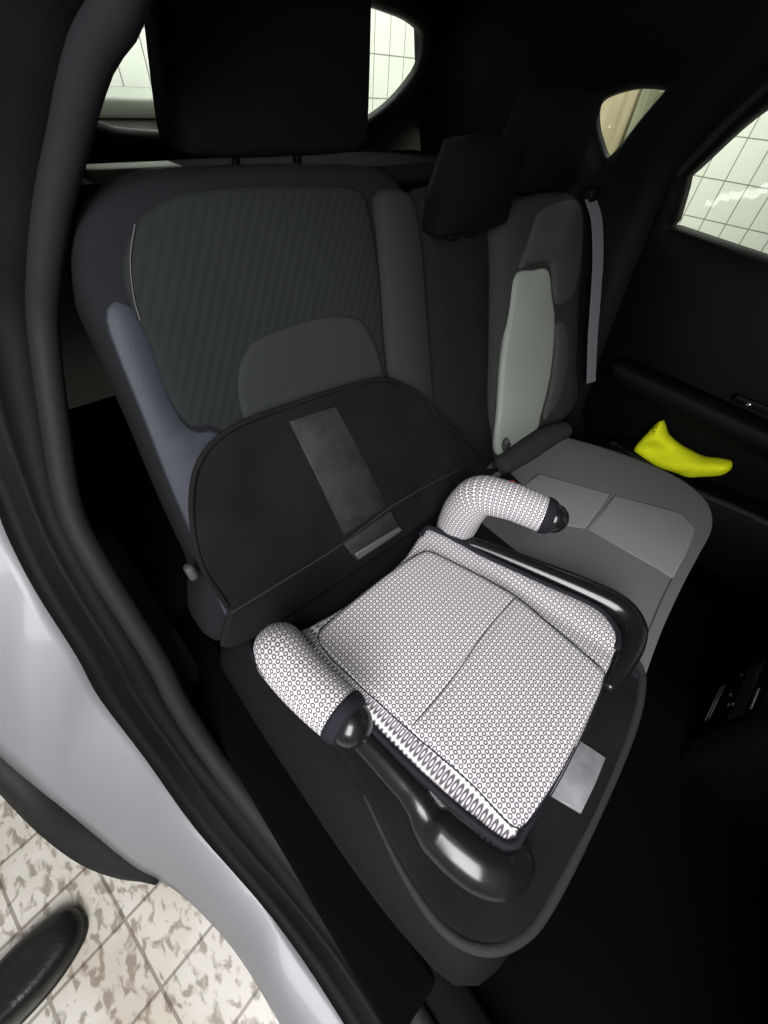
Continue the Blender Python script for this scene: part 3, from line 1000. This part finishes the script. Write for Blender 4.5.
border = [(-.166, .030), (-.13, .020), (-.05, .006), (.06, .004), (.13, .018), (.158, .010), (.178, -.10), (.203, -.204), (.222, -.275), (.222, -.308), (.205, -.335), (.180, -.347), (.12, -.352), (.0, -.356), (-.12, -.356), (-.146, -.352), (-.156, -.325), (-.166, -.25), (-.171, -.16), (-.170, -.065), (-.171, -.005)]


def bz(x, y):       # height of the side wings: dip beside the panel, rising to the rim
    t = 0
    if x > .13 + .0:
        t = .006 * min(1, (x - .13) / .05) - .008 * math.exp(-((x - (.165 - .04 * (y + .24))) / .014) ** 2) * (1 if y < -.14 else max(0, (-.06 - y) / .08))
    return t


# shell
bm = bmesh.new()
shell = [(-.160, .012), (-.10, .006), (.10, .006), (.165, .005), (.190, -.06), (.222, -.19), (.246, -.28), (.250, -.33), (.225, -.358), (.15, -.362), (0, -.362), (-.14, -.366), (-.172, -.355), (-.186, -.31), (-.184, -.25), (-.187, -.17), (-.184, -.06), (-.182, -.005)]
slab(bm, shell, [(.035, Z0 + .001), (.022, .016), (.012, .035), (.004, .050), (.004, .058), (.010, .066), (.018, .068)], lambda x, y, h: L3(x, y, h), n=110, spacing=.05)
# far rail, rounded round the front corner
sweep(bm, [L3(*p) for p in ((.180, -.035, .060), (.200, -.075, .062), (.226, -.16, .064), (.252, -.255, .066), (.264, -.315, .066), (.252, -.348, .064), (.222, -.362, .060), (.175, -.366, .056), (.13, -.366, .05))],
      [.017, .018, .019, .021, .024, .025, .023, .018, .012], n=20, k=60)
# near rail
sweep(bm, [L3(*p) for p in ((-.182, -.02, .056), (-.184, -.10, .056), (-.184, -.18, .056), (-.183, -.25, .055))],
      [.016, .018, .018, .019], n=18, k=40)
sh = link('base_shell', bm, 'gloss', bo)
# belt guide horn on the near side: a smooth swelling that reaches down to the mat
bm = bmesh.new()
sweep(bm, [L3(*p) for p in ((-.183, -.225, .056), (-.185, -.250, .053), (-.187, -.270, .046), (-.184, -.305, .043), (-.177, -.338, .041), (-.162, -.362, .039), (-.138, -.370, .038))],
      [.018, .021, .031, .0335, .034, .032, .024], n=28, k=48)
link('belt_guide', bm, 'gloss', bo)
# adjuster strap end under the far corner
tube('strap_end', 'piping', [L3(.19, -.372, .05), L3(.196, -.386, .035), L3(.198, -.398, .024)], .006, bo, n=10, flat=.5)

bp_ = [(0, .060), (0, .070), (.003, .075), (.008, .0775)]
sw = pad('side_wings', 'ring', border, bp_, lambda x, y, h: L3(x, y, h + bz(x, y) + .0012 * math.sin(y * 420) * (1 if x < -.14 else 0)), bo, n=140, spacing=.012)
uvd = sw.data.uv_layers[0].data
for l in uvd:          # the narrow near strip is stretched, its rings drawn out across it
    if l.uv.x < -.118:
        l.uv.x = -.118 + (l.uv.x + .118) * .28
panel = [(-.138, -.002), (-.11, .002), (-.05, .001), (.04, -.004), (.098, -.013), (.112, -.03), (.122, -.07), (.135, -.13), (.142, -.187), (.136, -.263), (.128, -.335), (.116, -.351), (.06, -.358), (0, -.361), (-.08, -.361), (-.124, -.353), (-.132, -.338), (-.131, -.28), (-.140, -.19), (-.148, -.067), (-.147, -.025)]


def pz(x, y):
    z = .004 * (1 - min(1, (x / .14) ** 2)) - .004 * math.exp(-((y + .187 - .004 * math.sin(x * 20)) / .0035) ** 2)
    f = max(0, -.325 - y)
    return z - 6 * f * f
pad('seat_pad', 'ring', panel, [(0, .058), (-.001, .070), (.0, .080), (.003, .085), (.008, .0875)], lambda x, y, h: L3(x, y, h + pz(x, y)), bo, n=160, spacing=.0075)
tube('pad_seam', 'piping', [L3(p.x, p.y, .083) for p in spline([Vector((a, b, 0)) for a, b in panel], 80, True)][:] + [L3(*[spline([Vector((a, b, 0)) for a, b in panel], 80, True)[0].x, spline([Vector((a, b, 0)) for a, b in panel], 80, True)[0].y, .083])],
     .0008, bo, n=6, k=160, caps=False)
tube('cross_seam', 'seamgrey', [L3(x, -.187 + .004 * math.sin(x * 20), .0868 + .004 * (1 - (x / .14) ** 2)) for x in [-.135 + .27 * i / 12 for i in range(13)]], .0009, bo, n=6, k=40)
for nm, seg in (('far_piping', border[4:12]), ('near_piping', border[13:] + border[:1])):
    tube('edge_piping', 'piping', [L3(x, y, .078 + bz(x, y) * .6) for x, y in seg], .0048, bo, n=10, k=80)


def armrest(path, rad, capdir, ringw, seam):
    bm = bmesh.new()
    sweep(bm, [L3(*p) for p in path], rad, n=28, k=48, up=(0, 1, 0), flat=1.0)
    a = link('armrest', bm, 'ring', bo)
    e = L3(*path[-1])
    d = Vector(capdir).normalized()
    bm = bmesh.new()
    sweep(bm, [e - d * .004, e + d * .002, e + d * .012], [rad[-1] * 1.05, rad[-1] * 1.03, rad[-1] * .90], n=28, k=6, round_end=False)
    link('end_trim', bm, 'piping', a)
    bm = bmesh.new()
    ball(bm, e + d * .013, rad[-1] * .82, d, (1, 1, .95))
    link('end_cap', bm, 'gloss', a)
    if seam:
        tube('edge_piping', 'piping', [L3(*p) for p in seam], .0035, a, n=8, k=50)
    return a


armrest([(-.184, -.004, .045), (-.190, .004, .085), (-.198, .004, .122), (-.206, -.018, .148), (-.2085, -.06, .158), (-.207, -.10, .163), (-.204, -.132, .166)],
        [.031, .033, .034, .034, .033, .032, .0305], (.002, -.03, .001), .01,
        [(-.206, .034, .09), (-.220, .032, .125), (-.232, .010, .150), (-.238, -.03, .158)])
armrest([(.205, -.012, .045), (.203, -.016, .085), (.200, -.024, .135), (.202, -.042, .178), (.213, -.085, .192), (.224, -.122, .192), (.232, -.148, .190)],
        [.037, .039, .039, .037, .033, .031, .030], (.010, -.03, .001), .01,
        None)

# ------------------------------------------------------------------ yellow cloth
vest = thing('folded_vest', (.497, -.297, -.068), 'fluorescent yellow cloth bundle tucked between the bench and the far door', 'safety vest')
VO = Vector((-.50, .30, .06))
vo = [(-.188, -.050), (-.193, .0), (-.203, .054), (-.217, .056), (-.245, .034), (-.28, .018), (-.315, .016), (-.345, .020), (-.375, .034), (-.402, .040), (-.414, .026), (-.408, -.002), (-.375, -.030), (-.345, -.052), (-.30, -.054), (-.25, -.054), (-.21, -.056)]
def VF(y, z, h):
    n_ = noise.noise(Vector((y * 16, z * 16, h * 16))) * .006 + .010 * math.sin((y * .7 + z) * 60) * (1 if h > 0 else .4)
    return Vector((.575 - h + n_, y, z)) + VO
pad('cloth', 'yellow', vo, [(.012, -.03), (.004, -.02), (.0, 0), (.002, .015), (.008, .026), (.016, .030)], VF, vest, n=90, spacing=.012)

# ------------------------------------------------------------------ centre console rear face
con = thing('centre_console', (.065, -.83, -.30), 'dark centre console end with chrome-edged air vents in the footwell', 'console')
box('console_body', 'trim', (0, 0, .17), (.22, .32, .34), con, bev=.03)
vp = box('vent_panel', 'carpet', (0, .162, .17), (.19, .012, .20), con, bev=.006)
for z, x, l, h in ((.114, .008, .105, .004), (.103, .008, .105, .004), (.241, -.044, .054, .008), (.221, .036, .048, .007)):
    box('chrome_strip', 'dullchrome', (x, .169, z), (l, .004, h), vp, bev=.0015)
for x, z in ((.064, .162), (.007, .155), (-.027, .165), (-.031, .178)):
    box('button', 'dullchrome', (x, .169, z), (.009, .004, .006), vp, bev=.0015)
for k_ in range(4):
    box('vent_slat', 'trim', (.0, .169, .190 + .011 * k_), (.15, .006, .003), vp, bev=.001)

# ------------------------------------------------------------------ front seats (their backs, in the dark)
def front_seat(cx, label):
    fs = thing('front_seat', (cx, -1.22, -.34), label, 'car seat')
    q = [(-.25, 0), (-.26, .2), (-.24, .45), (-.19, .60), (0, .63), (.19, .60), (.24, .45), (.26, .2), (.25, 0)]
    back = pad('backrest', 'darkcloth', q, [(.02, -.07), (0, -.05), (0, .05), (.02, .07), (.04, .075)], lambda x, s, h: Vector((x, .20 + s * .36 + h, .22 + s * .93)), fs, n=70)
    pad('map_pocket', 'trim', [(-.17, .10), (-.17, .34), (0, .35), (.17, .34), (.17, .10), (0, .09)], [(0, .06), (0, .080), (.006, .086)], lambda x, s, h: Vector((x, .20 + s * .36 + h, .22 + s * .93)), back, n=40)
    pad('seat_cushion', 'darkcloth', [(-.25, .22), (-.26, 0), (-.24, -.24), (0, -.27), (.24, -.24), (.26, 0), (.25, .22), (0, .24)], [(.02, .10), (0, .14), (0, .2), (.02, .235), (.05, .245)], lambda x, y, h: Vector((x, y, h)), fs, n=70)
    box('seat_rail', 'trim', (-.19, 0, .05), (.05, .44, .10), fs, bev=.01)
    box('seat_rail', 'trim', (.19, 0, .05), (.05, .44, .10), fs, bev=.01)
    return fs
front_seat(-.342, 'dark front seat in the unlit lower right, nearer the open door')

# ------------------------------------------------------------------ shoe on the tiles
def rz(a):
    return a
sh_dir = Vector((.955, .22, 0)).normalized()
shoe = thing('leather_shoe', (-1.290, -.035, GROUND), 'black leather shoe on the tiled floor, toe pointing at the car', 'shoe', rot=(0, 0, math.atan2(sh_dir.y, sh_dir.x)))
shoe.scale = (1.12, 1.15, 1.1)
fp = [(.142, 0), (.136, .022), (.115, .038), (.07, .047), (.02, .045), (-.04, .036), (-.10, .033), (-.135, .025), (-.148, 0), (-.135, -.025), (-.10, -.033), (-.04, -.038), (.02, -.048), (.07, -.050), (.115, -.040), (.136, -.024)]
pad('sole', 'sole', fp, [(.004, .0), (0, .004), (0, .018), (.003, .022)], lambda x, y, h: Vector((x, y, h)), shoe, n=72)
bm = bmesh.new()
rows = []
F_ = spline([Vector((a, b, 0)) for a, b in fp], 72, True)
def top_h(x):
    pts = [(-.15, .088), (-.10, .092), (-.05, .098), (.0, .090), (.04, .070), (.09, .054), (.125, .046), (.145, .030)]
    for (a, b), (c, d) in zip(pts, pts[1:]):
        if x <= c:
            t = max(0, (x - a) / (c - a))
            return b + (d - b) * t
    return .03
for q in (0, .15, .35, .55, .72, .85, .94):
    row = []
    for p in F_:
        s = math.cos(q * math.pi / 2) ** .75
        hh = .020 + (top_h(p.x * (1 - q * .35)) - .020) * math.sin(q * math.pi / 2) ** .9
        xx = p.x * (1 - .30 * q * q) - (.02 * q * q if p.x > 0 else 0)
        row.append(Vector((xx, p.y * (.30 + .70 * s) if q < .9 else p.y * .42, hh)))
    rows.append(row)
loft(bm, rows, True)
bm.faces.new([v for v in bm.verts[-72:]])
up_ = link('upper', bm, 'leather', shoe)
for k_ in range(4):
    x = -.055 + .016 * k_
    tube('lace', 'sole', [Vector((x, -.020, top_h(x) - .006)), Vector((x, 0, top_h(x) + .004)), Vector((x, .020, top_h(x) - .006))], .0028, up_, n=8)
